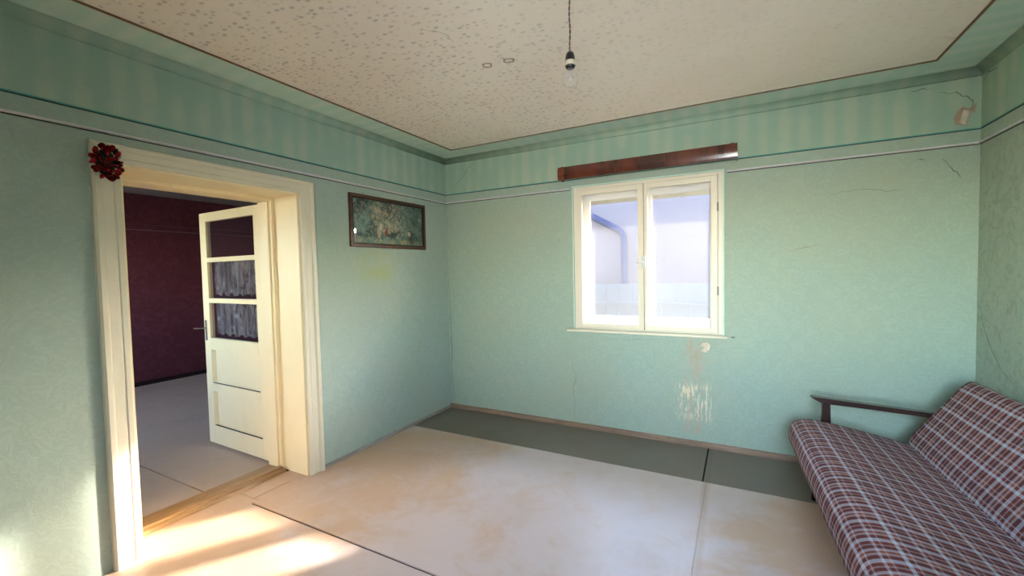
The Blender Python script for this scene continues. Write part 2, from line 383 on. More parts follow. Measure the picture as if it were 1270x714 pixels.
# ------------------------------------------------------------------ floor
floor = struct(obj('floor', B(-.30, XR, YN, 0, -.1, -.008), M_SUB), 'floor of large painted boards', 'floor')
def panel(x0, x1, y0, y1, m, lab, par, z=0):
    return tag(obj('floor_panel', B(x0, x1, y0, y1, -.008+z, z, bev=.0015), m, par), lab)
panel(.0, 2.612, -.642, 0, M_GREY, 'grey painted floor board', floor)
panel(2.624, XR, -.642, 0, M_GREY, 'grey painted floor board', floor)
panel(.0, 2.642, -2.213, -.643, M_TAN, 'tan painted floor board with pale scuffs', floor)
panel(2.6428, XR, -2.213, -.643, M_TAN, 'tan painted floor board with pale scuffs', floor)
panel(.0, 2.2, YN, -2.226, M_TAN, 'tan painted floor board with pale scuffs', floor)
panel(2.204, XR, YN, -2.226, M_TAN, 'tan painted floor board with pale scuffs', floor)
panel(-.215, -.056, -2.176, DY1, M_TAN, 'tan painted board in the doorway', floor)
panel(-.049, 0, -2.176, DY1, M_TAN, 'tan painted board in the doorway', floor)
panel(-.215, 0, DY0, -2.18, M_TAN, 'tan painted board in the doorway', floor)
# skirting strips
BP = [(0, 0), (.024, 0), (.024, .022), (.016, .034), (.006, .040), (0, .041)]
struct(obj('baseboard_back', prism(bmesh.new(), BP, lambda p, q, s: (s, -p, q), .0, XR), M_BASE), 'low brown skirting strip under the window wall', 'skirting')
BL = [(0, 0), (.016, 0), (.016, .012), (.008, .022), (0, .024)]
struct(obj('baseboard_left', prism(bmesh.new(), BL, lambda p, q, s: (p, s, q), DY1+.118, -.025), M_BASEL), 'thin dusty skirting strip between doorway and corner', 'skirting')
struct(obj('baseboard_right', prism(bmesh.new(), BP, lambda p, q, s: (XR-p, s, q), YN, -.025), M_BASE), 'low brown skirting strip behind the sofa', 'skirting')

# ------------------------------------------------------------------ the far room
FX, FY0, FY1, FZ = -4.57, -4.4, 1.0, 2.68
ff = struct(obj('floor_far_room', B(FX, -.30, FY0, FY1, -.1, -.008), M_SUB), 'floor of the dark room beyond the doorway', 'floor')
for a in ((FX, -2.4, -2.274, FY1), (-2.397, -.285, -2.274, FY1), (FX, -1.6, FY0, -2.284), (-1.597, -.285, FY0, -2.284)):
    panel(*a, M_FAR, None, ff)
struct(obj('ceiling_far_room', B(FX, -TL, FY0, FY1, FZ, FZ+.1), M_CEIL2), 'grey ceiling of the dark room', 'ceiling')
struct(obj('wall_far', B(FX-.2, FX, FY0-.2, FY1+.2, -.1, FZ+.1), M_MAROON), 'dark maroon papered wall seen through the doorway', 'wall')
struct(obj('wall_far_side', B(FX, -TL, FY1, FY1+.2, -.1, FZ+.1), M_MAROON), 'maroon side wall of the far room', 'wall')
bm = bmesh.new()
box(bm, FX, -3.6, FY0-.2, FY0, -.1, FZ+.1); box(bm, -2.4, -TL, FY0-.2, FY0, -.1, FZ+.1)
box(bm, -3.6, -2.4, FY0-.2, FY0, -.1, 1.1); box(bm, -3.6, -2.4, FY0-.2, FY0, 2.3, FZ+.1)  # opening made for the added far-room window
struct(obj('wall_far_near_side', bm, M_MAROON), 'maroon wall of the far room nearest the camera', 'wall')
struct(obj('wall_far_partition', B(-TL-.01, -TL, .26, FY1, -.1, FZ+.1), M_MAROON), 'maroon partition of the far room', 'wall')
for z_, h_ in ((2.175, .014), (2.255, .006)):
    struct(obj('trim_%d' % ti, B(FX, FX+.012, FY0, FY1, z_, z_+h_), mat_plain('maroon_rail', (120, 84, 96), .5)), 'thin rail across the maroon wall', 'trim'); ti += 1
struct(obj('baseboard_far', B(FX, FX+.02, FY0, FY1, 0, .06), mat_plain('far_skirting', (46, 30, 32), .5)), 'dark skirting of the maroon wall', 'skirting')

# ------------------------------------------------------------------ doorway: casing, lining, threshold, leaf
door = struct(empty('door_1', (0, (DY0+DY1)/2, 0)), 'cream panelled glazed door open in a wide moulded doorway', 'door')
def dobj(name, bm, m, par=door, smooth=False):
    o = obj(name, bm, m, par, smooth)
    if par is door: o.matrix_parent_inverse = Matrix.Translation(-Vector(door.location))
    return o
CP = [(0, 0), (0, .016), (.006, .021), (.026, .021), (.031, .016), (.036, .019), (.078, .021), (.084, .030), (.090, .034), (.108, .036), (.114, .030), (.118, .026), (.118, 0)]
def casing(P0, P1, o0, o1, out):      # P0,P1: inner corner (y,z); o0,o1: shift per unit width at the ends (mitre)
    bm = bmesh.new()
    def ring(P, o): return [bm.verts.new((t_, P[0]+w_*o[0], P[1]+w_*o[1])) for w_, t_ in CP]
    a, b = ring(P0, o0), ring(P1, o1); n = len(CP)
    for i in range(n): bm.faces.new((a[i], a[(i+1) % n], b[(i+1) % n], b[i]))
    bm.faces.new(a); bm.faces.new(b[::-1]); return bm
tz = .8
dobj('casing', casing((DY0, .0), (DY0, DZ), (-1, 0), (-1, tz), 0), M_CREAM)
dobj('casing', casing((DY1, .0), (DY1, DZ), (1, 0), (1, tz), 0), M_CREAM)
dobj('casing', casing((DY0, DZ), (DY1, DZ), (-1, tz), (1, tz), 0), M_CREAM)
# lining boards of the deep reveal, then the rebated frame
LT = .012; XF = -.272
dobj('reveal_board', B(XF, 0, DY0, DY0+LT, 0, DZ), M_LEAF); dobj('reveal_board', B(XF, 0, DY1-LT, DY1, 0, DZ), M_LEAF)
dobj('reveal_board', B(XF, 0, DY0+LT, DY1-LT, DZ-LT, DZ), M_LEAF)
FW = .035
for a in ((DY0, DY0+FW, 0, DZ), (DY1-FW, DY1, 0, DZ)):
    dobj('door_frame', B(-TL, XF, *a, bev=.004), M_LEAF)
dobj('door_frame', B(-TL, XF, DY0+FW, DY1-FW, DZ-FW, DZ, bev=.004), M_LEAF)
for s in (-1, 1):   # moulding strip inside the frame
    y = DY0+FW if s < 0 else DY1-FW
    dobj('frame_bead', B(-.40, -.30, min(y, y-s*.012), max(y, y-s*.012), .03, DZ-FW, bev=.004), M_LEAF)
dobj('threshold', prism(bmesh.new(), [(-.44, 0), (-.44, .012), (-.31, .016), (-.305, .032), (-.262, .032), (-.255, .02), (-.225, .018), (-.215, 0)],
     lambda p, q, s: (p, s, q), DY0+FW, DY1-FW), M_THR)
tag(door.children[-1], 'worn golden wood threshold strip')
# far-side casing of the doorway
dobj('far_casing', B(-TL-.02, -TL, DY1-.0, DY1+.1, 0, DZ+.08, bev=.004), M_LEAF)
dobj('far_casing', B(-TL-.02, -TL, DY0-.1, DY0, 0, DZ+.08, bev=.004), M_LEAF)
dobj('far_casing', B(-TL-.02, -TL, DY0, DY1, DZ, DZ+.08, bev=.004), M_LEAF)

# leaf: local x runs from hinge (0) to lock edge (-.965); local y 0..-.04 ; built around the hinge
leaf = tag(empty('door_leaf', (-.452, -1.762, 0), -.028), 'cream glazed door leaf standing open')
leaf.parent = door; leaf.matrix_parent_inverse = Matrix.Translation(-Vector(door.location))
LW, LH, TH = .925, 2.06, .04
L0, L1 = -LW, 0
st_h, st_l = .095, .10          # hinge stile, lock stile
px0, px1 = L0+st_l, L1-st_h
rails = [(.022, .185), (.49, .565), (.86, .965), (1.275, 1.315), (1.63, 1.67), (1.985, LH)]
bm = bmesh.new()
box(bm, L0, px0, -TH, 0, .022, LH, .003); box(bm, px1, L1, -TH, 0, .022, LH, .003)
for a, b in rails: box(bm, px0, px1, -TH, 0, a, b, .003)
fr = obj('leaf_frame', bm, M_LEAF, leaf)
M_PAN = M_LEAF
for a, b in ((.185, .49), (.565, .86)):
    bm = bmesh.new(); box(bm, px0, px1, -.016, -.006, a, b)
    pr = obj('door_panel', bm, M_PAN, leaf)
    obj('panel_gap', B(px0+.004, px1-.004, -.0395, -.027, a+.0002, a+.0025), M_DARKLINE, pr)
    bm = bmesh.new(); prism(bm, [(px0, -.039), (px0+.028, -.016), (px0, -.016)], lambda p, q, z: (p, q, z), a+.004, b)
    obj('panel_bevel', bm, M_PAN, pr)
for a, b in ((.965, 1.275), (1.315, 1.63), (1.67, 1.985)):
    tag(obj('pane', B(px0, px1, -.022, -.019, a, b), M_GLASSP, leaf))
# lace curtains behind the two lower panes
t = MT('lace'); p = t.xyz(); 
fl = t.vor(11, vec=t.scl((1, .2, 1)), rnd=.9); cur = t.noise(9, 3, .6, vec=t.scl((2.6, .3, .5)), dist=1)
den = t.ma('ADD', t.ma('MULTIPLY', t.ma('SUBTRACT', 1, t.step(fl, .12, .3)), .55), t.ma('MULTIPLY', t.step(cur, .45, .6), .35), clamp=True)
t.fin(t.mix(den, lin((190, 192, 190)), lin((240, 240, 232))), .9, .1)
tr = t.n('ShaderNodeBsdfTransparent'); ms = t.n('ShaderNodeMixShader')
t.put(ms.inputs[0], t.ma('ADD', .38, t.ma('MULTIPLY', den, .5), clamp=True)); t.l(tr.outputs[0], ms.inputs[1]); t.l(t.b.outputs[0], ms.inputs[2]); t.l(ms.outputs[0], t.out.inputs[0])
M_LACE = t.m
for a, b in ((.965, 1.275), (1.315, 1.63)):
    bm = bmesh.new(); n = 90; top, bot = [], []
    for i in range(n+1):
        x = px0+.01+(px1-px0-.02)*i/n
        y = .012+.009*math.sin(i*.75)+.004*math.sin(i*1.7+1)
        zb = a+.03+.012*math.sin(i*.42)
        top.append(bm.verts.new((x, y-.006, b+.02))); bot.append(bm.verts.new((x, y, zb)))
    for i in range(n): bm.faces.new((top[i], top[i+1], bot[i+1], bot[i]))
    tag(obj('lace_curtain', bm, M_LACE, leaf, True), 'gathered white lace behind the pane')
    obj('curtain_wire', tube(bmesh.new(), [(px0, .008, b+.012), (px1, .008, b+.012)], .002), M_METAL, leaf)
hd = bmesh.new(); box(hd, L0+.02, L0+.05, -TH-.004, -TH, .94, 1.12, .002)
tube(hd, [(L0+.035, -TH, 1.05), (L0+.035, -TH-.045, 1.05), (L0+.03, -TH-.05, 1.05), (L0-.07, -TH-.05, 1.045)], .006)
box(hd, L0-.003, L0+.001, -.03, -.01, .92, 1.14)
tag(obj('door_handle', hd, M_METAL, leaf), 'dull metal lever handle')
for z_ in (.25, 1.05, 1.82):
    obj('hinge', tube(bmesh.new(), [(.006, -.045, z_-.05), (.006, -.045, z_+.05)], .007), M_METAL, leaf)

# ------------------------------------------------------------------ window_1 (box window)
win = struct(empty('window_1', ((WX0+WX1)/2, 0, WZ0)), 'cream double-casement window with a second outer pair of sashes', 'window')
def wobj(name, bm, m, lab=None, smooth=False):
    o = obj(name, bm, m, win, smooth); o.matrix_parent_inverse = Matrix.Translation(-Vector(win.location))
    if lab: o['label'] = lab
    return o
def rect_frame(bm, x0, x1, z0, z1, y0, y1, l, r, b, t_, bev=.003):
    box(bm, x0, x0+l, y0, y1, z0, z1, bev); box(bm, x1-r, x1, y0, y1, z0, z1, bev)
    box(bm, x0+l, x1-r, y0, y1, z0, z0+b, bev); box(bm, x0+l, x1-r, y0, y1, z1-t_, z1, bev); return bm
EDB = .012
wobj('plaster_edge', rect_frame(bmesh.new(), WX0-.010, WX1+.010, WZ0, WZ1+.010, -.006, .0, .012, .012, .0005, .012, 0), M_EDGE, 'pale green painted edge round the window')
wobj('fixed_frame', rect_frame(bmesh.new(), WX0, WX1, WZ0, WZ1, .012, .07, .032, .036, .012, .028), M_SASH)
def casement(x0, x1, z0, z1, y0, y1, l, r, b, t_, glass, m, nm):
    f = wobj(nm, rect_frame(bmesh.new(), x0, x1, z0, z1, y0, y1, l, r, b, t_), m)
    g = obj('pane', B(x0+l, x1-r, (y0+y1)/2-.0015, (y0+y1)/2+.0015, z0+b, z1-t_), glass, f); return f
zi0, zi1 = WZ0+.014, WZ1-.030
casement(WX0+.034, 2.103, zi0, zi1, 0.004, .042, .045, .046, .042, .045, M_GLASS, M_SASH, 'inner_sash')
casement(2.109, WX1-.038, zi0, zi1, 0.004, .042, .030, .050, .042, .045, M_GLASS, M_SASH, 'inner_sash')
wobj('astragal', B(2.085, 2.106, -.006, .004, zi0+.01, zi1-.01, bev=.003), M_SASH)
wobj('sash_gap', B(2.1035, 2.1085, .012, .03, zi0, zi1), M_DARKLINE)
# casing box between the pairs
for a in ((WX0, WX0+.022, .07, TB, WZ0, WZ1), (WX1-.022, WX1, .07, TB, WZ0, WZ1), (WX0+.022, WX1-.022, .07, TB, WZ1-.022, WZ1), (WX0+.022, WX1-.022, .07, TB, WZ0, WZ0+.03)):
    wobj('box_lining', B(*a), M_OUTSASH)
oz0, oz1 = WZ0+.032, WZ1-.024
casement(WX0+.024, 2.102, oz0, oz1, .185, .222, .075, .042, .075, .085, M_GLASSO, M_OUTSASH, 'outer_sash')
casement(2.104, WX1-.024, oz0, oz1, .185, .222, .040, .085, .075, .085, M_GLASSO, M_OUTSASH, 'outer_sash')
for z_ in (1.30, 1.98):
    wobj('hinge', tube(bmesh.new(), [(WX1-.037, .004, z_-.035), (WX1-.037, .004, z_+.035)], .006), M_BASEL, 'paint-worn hinge')
    0 and wobj('hinge', tube(bmesh.new(), [(WX0+.033, .0, z_-.045), (WX0+.033, .0, z_+.045)], .006), M_METAL, 'dark hinge')
bm = bmesh.new(); box(bm, 2.09, 2.125, -.012, -.006, 1.50, 1.60, .002); tube(bm, [(2.105, -.012, 1.55), (2.105, -.035, 1.55), (2.09, -.04, 1.55), (2.045, -.04, 1.545)], .005)
wobj('latch', bm, mat_plain('pale_latch', (200, 200, 200), .3, .5, .6), 'pale latch handle')
SP = [(0, .0), (-.045, .002), (-.052, .008), (-.052, .018), (-.045, .022), (.012, .024), (.012, 0)]
wobj('sill', prism(bmesh.new(), SP, lambda p, q, s: (s, p, .916+q), 1.404, 2.757), M_SASH, 'shallow cream window sill board')
# unseen windows added to brighten this room and the far room
def added_window(num, origin, rot, W_, H_, lab):
    w_ = struct(empty('window_%d' % num, origin, rot), lab, 'window')
    f = obj('window_frame', rect_frame(bmesh.new(), -W_/2, W_/2, 0, H_, .04, .10, .05, .05, .05, .05), M_SASH, w_)
    obj('mullion', B(-.03, .03, .04, .10, .05, H_-.05, bev=.003), M_SASH, w_)
    for a_ in (-W_/2+.05, .03): obj('pane', B(a_, a_+W_/2-.08, .068, .072, .05, H_-.05), M_GLASS, w_)
added_window(2, (3.15, YN, NZ0), PI, 1.1, NZ1-NZ0, 'added cream two-light window, unseen behind the camera, for extra light')
added_window(3, (-3.0, FY0, 1.1), PI, 1.2, 1.2, 'added two-light window, unseen, brightening the far room')

# ------------------------------------------------------------------ outside
M_HOUSE = mat_plain('neighbour_render', (76, 66, 68), .9, var=.02, sc=1.5)
M_PIPE = mat_plain('grey_blue_downpipe', (26, 33, 58), .9, .0)
M_FENCE = mat_plain('pale_fence', (72, 76, 84), .7, var=.06)
M_ROOF = mat_plain('dark_roof', (110, 70, 58), .8, var=.15)
M_GROUND = mat_plain('yard_ground', (60, 58, 54), .95, var=.2, sc=2)
GZ = -.45
struct(obj('ground', B(-14, 18, TB, 16, GZ-.2, GZ), M_GROUND), 'pale bare yard outside the window', 'ground')
bm = bmesh.new(); prism(bm, [(TB, 2.42), (1.0, 2.235), (1.0, 2.26), (TB, 2.98)], lambda p, q, s: (s, p, q), -.44, XR+.3)  # overhang out of view, shaped to cut off the upper sun rays
struct(obj('sun_cut_eave', bm, mat_plain('sun_cut_boards', (150, 140, 126), .8)), 'unseen overhang added above the window to cut the sun', 'sun_cut_eave')
house = tag(empty('neighbour_house', (-1.2, 3.0, GZ)), 'lavender-grey rendered house wall seen through the window', 'house')
def hobj(name, bm, m, lab=None):
    o = obj(name, bm, m, house); o.matrix_parent_inverse = Matrix.Translation(-Vector(house.location))
    if lab: o['label'] = lab
    return o
HX0, HX1 = -6.0, 2.95
hobj('wall', B(HX0, HX1, 3.0, 8.0, GZ, 3.1), M_HOUSE)
hobj('roof', prism(bmesh.new(), [(2.92, 3.08), (5.5, 4.3), (8.2, 3.0), (8.2, 3.1), (5.5, 4.42), (2.92, 3.2)], lambda p, q, s: (s, p, q), HX0-.2, HX1+.05), M_ROOF)
hobj('gutter', tube(bmesh.new(), [(HX0-.2, 2.88, 3.10), (HX1+.05, 2.88, 3.08)], .06), M_PIPE)
hobj('downpipe', tube(bmesh.new(), [(.1, 2.88, 3.05), (.12, 2.88, 2.78), (.25, 2.89, 2.62), (1.13, 2.9, 2.12), (1.19, 2.9, 2.08), (1.235, 2.9, 2.02), (1.245, 2.9, 1.94), (1.245, 2.9, GZ+.1)], .052, 12), M_PIPE, 'blue-grey downpipe with a slanting upper run')
blocker = tag(empty('glow_blocker', (8.5, 9.0, GZ)), 'added low roofed block, out of view, holding back sky glow', 'light_blocker')  # added out of view to keep low sky glow off the left wall
for nm, bm, m in (('wall', B(3.9, 15.0, 8.0, 11.0, GZ, 2.55), M_HOUSE),
                  ('roof', prism(bmesh.new(), [(7.8, 2.5), (9.5, 3.25), (11.2, 2.5), (11.2, 2.6), (9.5, 3.36), (7.8, 2.6)], lambda p, q, s: (s, p, q), 3.7, 15.2), M_ROOF)):
    o = obj(nm, bm, m, blocker); o.matrix_parent_inverse = Matrix.Translation(-Vector(blocker.location))
fence = tag(empty('panel_fence', (.8, 1.9, GZ)), 'pale board fence between the window and the neighbouring house', 'fence')
def fobj(name, bm, m):
    o = obj(name, bm, m, fence); o.matrix_parent_inverse = Matrix.Translation(-Vector(fence.location)); return o
x = -.9; k = 0
while x < 3.2:
    fobj('board', B(x, x+.172, 1.9, 1.915, GZ+.03, 1.292+random.uniform(-.003, .003)), M_FENCE); x += .178
for z_ in (-.1, 1.02): fobj('rail', B(-.9, 3.25, 1.87, 1.90, z_, z_+.035), M_FENCE)
for x in (-.9, .5, 1.9, 3.2): fobj('post', B(x-.04, x+.04, 1.915, 1.995, GZ, 1.25), M_FENCE)

# ------------------------------------------------------------------ pelmet over the window
pel = tag(empty('curtain_pelmet', (2.1, 0, 2.32)), 'glossy reddish-brown veneered curtain pelmet mounted above the window', 'pelmet')
def pobj(name, bm, m, lab=None, sm=False):
    o = obj(name, bm, m, pel, sm); o.matrix_parent_inverse = Matrix.Translation(-Vector(pel.location))
    if lab: o['label'] = lab
    return o
PX0, PX1 = 1.367, 2.832
def bow(z): return -.118-.010*(1-((z-2.377)/.058)**2)
pp = [(bow(2.319+.116*i/8), 2.319+.116*i/8) for i in range(9)]+[(-.106, 2.435), (-.106, 2.319)]
pobj('front_board', prism(bmesh.new(), pp, lambda p, q, s: (s, p, q), PX0+.062, PX1), M_PELMET, None)
pp2 = [(a-.001, b) for a, b in pp]
pobj('end_block', prism(bmesh.new(), pp2, lambda p, q, s: (s, p, q), PX0, PX0+.061), M_PELMET2, 'lighter brown veneer end piece')
pobj('side_board', B(PX0, PX0+.014, -.106, 0, 2.322, 2.430, bev=.001), M_PELMET); pobj('side_board', B(PX1-.014, PX1, -.106, 0, 2.322, 2.430, bev=.001), M_PELMET)
for x in (PX0+.03, PX1-.045):
    pobj('bracket', B(x, x+.02, -.118, 0, 2.430, 2.440, bev=.002), M_DARKLINE)
pobj('curtain_rod', tube(bmesh.new(), [(PX0+.014, -.06, 2.37), (PX1-.014, -.06, 2.37)], .006), M_METAL)

# ------------------------------------------------------------------ picture
PY0, PY1, PZ0, PZ1 = -1.338, -.407, 1.728, 2.174
pic = tag(empty('framed_picture', (0, (PY0+PY1)/2, PZ0)), 'old landscape print with small figures in a brown wooden frame', 'picture')
tilt = .0
def X(z): return .006+(z-PZ0)*tilt          # the top leans off the wall a little
def qobj(name, bm, m, lab=None):
    for v_ in bm.verts: v_.co.x += (v_.co.y-PY0)*.02+.002
    o = obj(name, bm, m, pic); o.matrix_parent_inverse = Matrix.Translation(-Vector(pic.location))
    if lab: o['label'] = lab
    return o
fwid = .024
def yz_frame(x0, x1, y0, y1, z0, z1, t_, bev):
    bm = bmesh.new()
    box(bm, x0, x1, y0, y0+t_, z0, z1, bev); box(bm, x0, x1, y1-t_, y1, z0, z1, bev)
    box(bm, x0, x1, y0+t_, y1-t_, z0, z0+t_, bev); box(bm, x0, x1, y0+t_, y1-t_, z1-t_, z1, bev); return bm
qobj('frame', yz_frame(0, .022, PY0, PY1, PZ0, PZ1, fwid, .003), M_FRAMEW)
qobj('frame_slip', yz_frame(.004, .016, PY0+fwid, PY1-fwid, PZ0+fwid, PZ1-fwid, .014, .001), M_FRAMEIN, 'dark inner slip of the frame')
t = MT('landscape_print'); p = t.xyz()
nA = t.noise(7, 5, .7, dist=.8); nB = t.noise(24, 5, .75, dist=1.2); nC = t.noise(13, 4, .7, dist=1.5)
c1 = t.mix(t.step(nA, .38, .62), lin((30, 58, 60)), lin((104, 132, 122)))
c1 = t.mix(t.ma('MULTIPLY', t.step(nB, .50, .60), .55), c1, lin((150, 160, 138)))
c1 = t.mix(t.ma('MULTIPLY', t.step(nC, .54, .62), .6), c1, lin((36, 62, 58)))
glow = t.ma('MULTIPLY', t.box(p[1], p[2], -1.10, -.74, 1.86, 2.12, .06), t.step(nC, .60, .42))
c1 = t.mix(t.ma('MULTIPLY', glow, .6), c1, t.mix(t.step(nB, .42, .58), lin((128, 112, 88)), lin((196, 178, 148))))
orange = t.ma('MULTIPLY', t.box(p[1], p[2], -1.26, -.80, 1.98, 2.13, .05), t.step(nB, .56, .62))
c1 = t.mix(t.ma('MULTIPLY', orange, .6), c1, lin((160, 96, 68)))
low = t.ma('SUBTRACT', 1, t.step(t.ma('ADD', p[2], t.ma('MULTIPLY', nA, .06)), PZ0+.085, PZ0+.13))
c1 = t.mix(t.ma('MULTIPLY', low, .65), c1, t.mix(t.step(nB, .42, .58), lin((86, 118, 110)), lin((160, 158, 130))))
c1 = t.mix(t.ma('MULTIPLY', t.step(p[1], -.72, -.58), .45), c1, lin((30, 60, 54)))
M_PRINT = t.fin(c1, .6, .2)
qobj('print', B(.004, .007, PY0+fwid, PY1-fwid, PZ0+fwid, PZ1-fwid), M_PRINT, 'faded green landscape print with figures')
def blob(y, z, w_, h_, c, jag=.28, n=18, lean=0):
    bm = bmesh.new(); top = []
    for k in range(n):
        a = 2*PI*k/n; j = 1+random.uniform(-jag, jag)
        top.append((y+w_*math.cos(a)*j+lean*math.sin(a)*h_, z+h_*math.sin(a)*j))
    a = [bm.verts.new((.007, *q)) for q in top]; b = [bm.verts.new((.0076, *q)) for q in top]
    bm.faces.new(b)
    for k in range(n): bm.faces.new((a[k], a[(k+1) % n], b[(k+1) % n], b[k]))
    return bm
INK = {}
def ink(c):
    if c not in INK: INK[c] = mat_plain('print_ink_%s' % '_'.join(map(str, c)), c, .6, .2, var=.2, sc=40)
    return INK[c]
for nm, a, c in (('printed_tree_trunk', (-.70, 1.94, .007, .085), (120, 124, 104)), ('printed_dark_shrub', (-.84, 1.85, .045, .022), (40, 60, 52)),
                 ('printed_robed_figure', (-1.015, 1.87, .026, .05), (158, 146, 124)), ('printed_robed_figure', (-.995, 1.915, .017, .032), (190, 178, 152)), ('printed_head', (-.985, 1.955, .009, .011), (160, 124, 98)),
                 ('printed_red_figure', (-.93, 1.862, .019, .028), (128, 54, 50)), ('printed_red_figure', (-.918, 1.895, .013, .018), (150, 70, 60)), ('printed_dark_skirt', (-.90, 1.845, .022, .014), (50, 50, 66)), ('printed_head', (-.914, 1.921, .008, .009), (160, 124, 98)),
                 ('printed_seated_figure', (-.615, 1.825, .020, .034), (66, 48, 50)), ('printed_seated_figure', (-.60, 1.80, .026, .018), (84, 60, 58)), ('printed_shoulders', (-.632, 1.872, .019, .020), (184, 156, 130)),
                 ('printed_head', (-.628, 1.902, .008, .009), (70, 48, 42)), ('printed_yellow_cloth', (-.70, 1.795, .036, .014), (150, 136, 88)),
                 ('printed_pale_foliage', (-.48, 2.02, .014, .014), (140, 144, 108))):
    qobj(nm, blob(*a, c), ink(c))
qobj('glass', B(.0095, .0112, PY0+fwid, PY1-fwid, PZ0+fwid, PZ1-fwid), M_GLASS)
for y in (-1.19, -.55):
    qobj('hanging_hook', tube(bmesh.new(), [(.008, y, PZ1-.006), (.004, y+.004, PZ1+.012), (-.006, y+.022, PZ1+.02)], .0025), M_METAL)

# ------------------------------------------------------------------ hanging bulb
BX, BY = 2.193, -2.02
lamp = tag(empty('hanging_bulb', (BX, BY, ZC)), 'bare clear light bulb hanging on a twisted cord from the ceiling', 'lamp')
def lobj(name, bm, m, sm=True, lab=None):
    o = obj(name, bm, m, lamp, sm); o.matrix_parent_inverse = Matrix.Translation(-Vector(lamp.location))
    if lab: o['label'] = lab
    return o
zt_ = 2.456
for ph in (0, PI):
    lobj('cord_strand', tube(bmesh.new(), [(BX+.0022*math.cos(ph+i*.55)+.0015*math.sin(i*.2), BY+.0022*math.sin(ph+i*.55), ZC-(ZC-zt_)*i/60) for i in range(61)], .0019, 6), M_CORD)
lobj('ceiling_hook', tube(bmesh.new(), [(BX, BY, ZC), (BX, BY, ZC-.02)], .005), M_METAL)
lobj('lampholder', lathe(bmesh.new(), [(0.0035, .0), (0.0094, -.001), (0.0165, -.009), (0.0201, -.022), (0.0224, -.040), (0.0230, -.042)], (BX, BY, zt_)), M_BLACK)
lobj('shade_ring', lathe(bmesh.new(), [(0.0230, -.042), (0.0218, -.046), (0.0236, -.056), (0.0254, -.0605), (0.0230, -.062)], (BX, BY, zt_)), M_PORC, True, 'pale collar of the lampholder')
lobj('socket_rim', lathe(bmesh.new(), [(0.0218, -.062), (0.0218, -.066), (0.0177, -.072), (0.0159, -.074)], (BX, BY, zt_)), M_BLACK)
bp_ = [(0.0147, -.070), (0.0159, -.076), (0.0212, -.088), (0.0289, -.102), (0.0336, -.116), (0.0336, -.128), (0.0283, -.141), (0.0177, -.149), (0.0047, -.152)]
lobj('bulb', lathe(bmesh.new(), bp_, (BX, BY, zt_), 32), M_BULB, True, 'clear glass bulb')
lobj('glass_stem', lathe(bmesh.new(), [(0.0106, -.074), (0.0059, -.085), (0.0035, -.105), (0.0024, -.112)], (BX, BY, zt_)), M_BULB)
fb = bmesh.new(); tube(fb, [(BX-.012, BY, zt_-.112), (BX-.004, BY+.004, zt_-.118), (BX+.004, BY+.004, zt_-.118), (BX+.012, BY, zt_-.112)], .0006, 5)
for s in (-1, 1): tube(fb, [(BX+s*.002, BY, zt_-.10), (BX+s*.012, BY, zt_-.112)], .0006, 5)
lobj('filament', fb, M_METAL)

# ------------------------------------------------------------------ flower sprig on the casing corner
FC = Vector((.085, -2.893, 2.08))
fl = tag(empty('flower_bunch', FC), 'small bunch of red artificial flowers fixed to the top corner of the doorway', 'flowers')
M_RED = mat_plain('deep_red_petals', (150, 14, 16), .55, .3, var=.35, sc=60); M_RED2 = mat_plain('bright_red_petals', (205, 30, 40), .5, .3, var=.2, sc=60)
M_PINK = mat_plain('dull_pink_petals', (170, 130, 126), .6, .2, var=.2, sc=60); M_LGREEN = mat_plain('dark_leaf', (14, 26, 14), .5, .3)
def petal_mesh(m, L, Wd):
    bm = bmesh.new(); rows = []
    for i in range(5):
        f = i/4; wd = Wd*math.sin(PI*(.12+.8*f)); rows.append([bm.verts.new((sx*wd, L*f, .25*L*f*f+abs(sx)*wd*.35)) for sx in (-1, -.5, 0, .5, 1)])
    for i in range(4):
        for k in range(4): bm.faces.new((rows[i][k], rows[i][k+1], rows[i+1][k+1], rows[i+1][k]))
    bmesh.ops.solidify(bm, geom=bm.faces[:], thickness=.0008)
    me = bpy.data.meshes.new('petal'); bm.to_mesh(me); bm.free(); me.materials.append(m)
    for q in me.polygons: q.use_smooth = True
    return me
pm = [petal_mesh(M_RED, .026, .013), petal_mesh(M_RED2, .022, .011), petal_mesh(M_PINK, .022, .009), petal_mesh(M_LGREEN, .026, .010)]
def place(me, nm, pos, d, roll, s, par):
    o = bpy.data.objects.new(nm, me); C.objects.link(o); o.parent = par
    q = Vector(d).to_track_quat('Y', 'Z'); o.matrix_local = Matrix.Translation(pos) @ q.to_matrix().to_4x4() @ Matrix.Rotation(roll, 4, 'Y') @ Matrix.Scale(s, 4); return o
obj('stem_core', lathe(bmesh.new(), [(.012, -.068), (.032, -.04), (.040, 0), (.032, .04), (.012, .068)], (-.012, 0, 0), 12), M_LGREEN, fl, True)
for i in range(120):
    a = random.uniform(0, 2*PI); z_ = random.uniform(-1, 1); rr = math.sqrt(1-z_*z_)
    dv = Vector((abs(rr*math.cos(a))*.9-.1, rr*math.sin(a), z_)); pos = Vector((dv.x*.026, dv.y*.044, dv.z*.066))
    if pos.x < -.03: continue
    u_ = random.random()
    k = 0 if u_ < .55 else 1 if u_ < .75 else 2 if u_ < .87 else 3
    if k == 1 and pos.z > .01: k = 0
    if k == 2: k = 2 if pos.y < -.01 else 3
    place(pm[k], 'leaf' if k == 3 else 'petal', pos, dv+Vector((random.uniform(0, .6), random.uniform(-.5, .5), random.uniform(-.5, .5))), random.uniform(0, 6), random.uniform(.8, 1.15), fl)
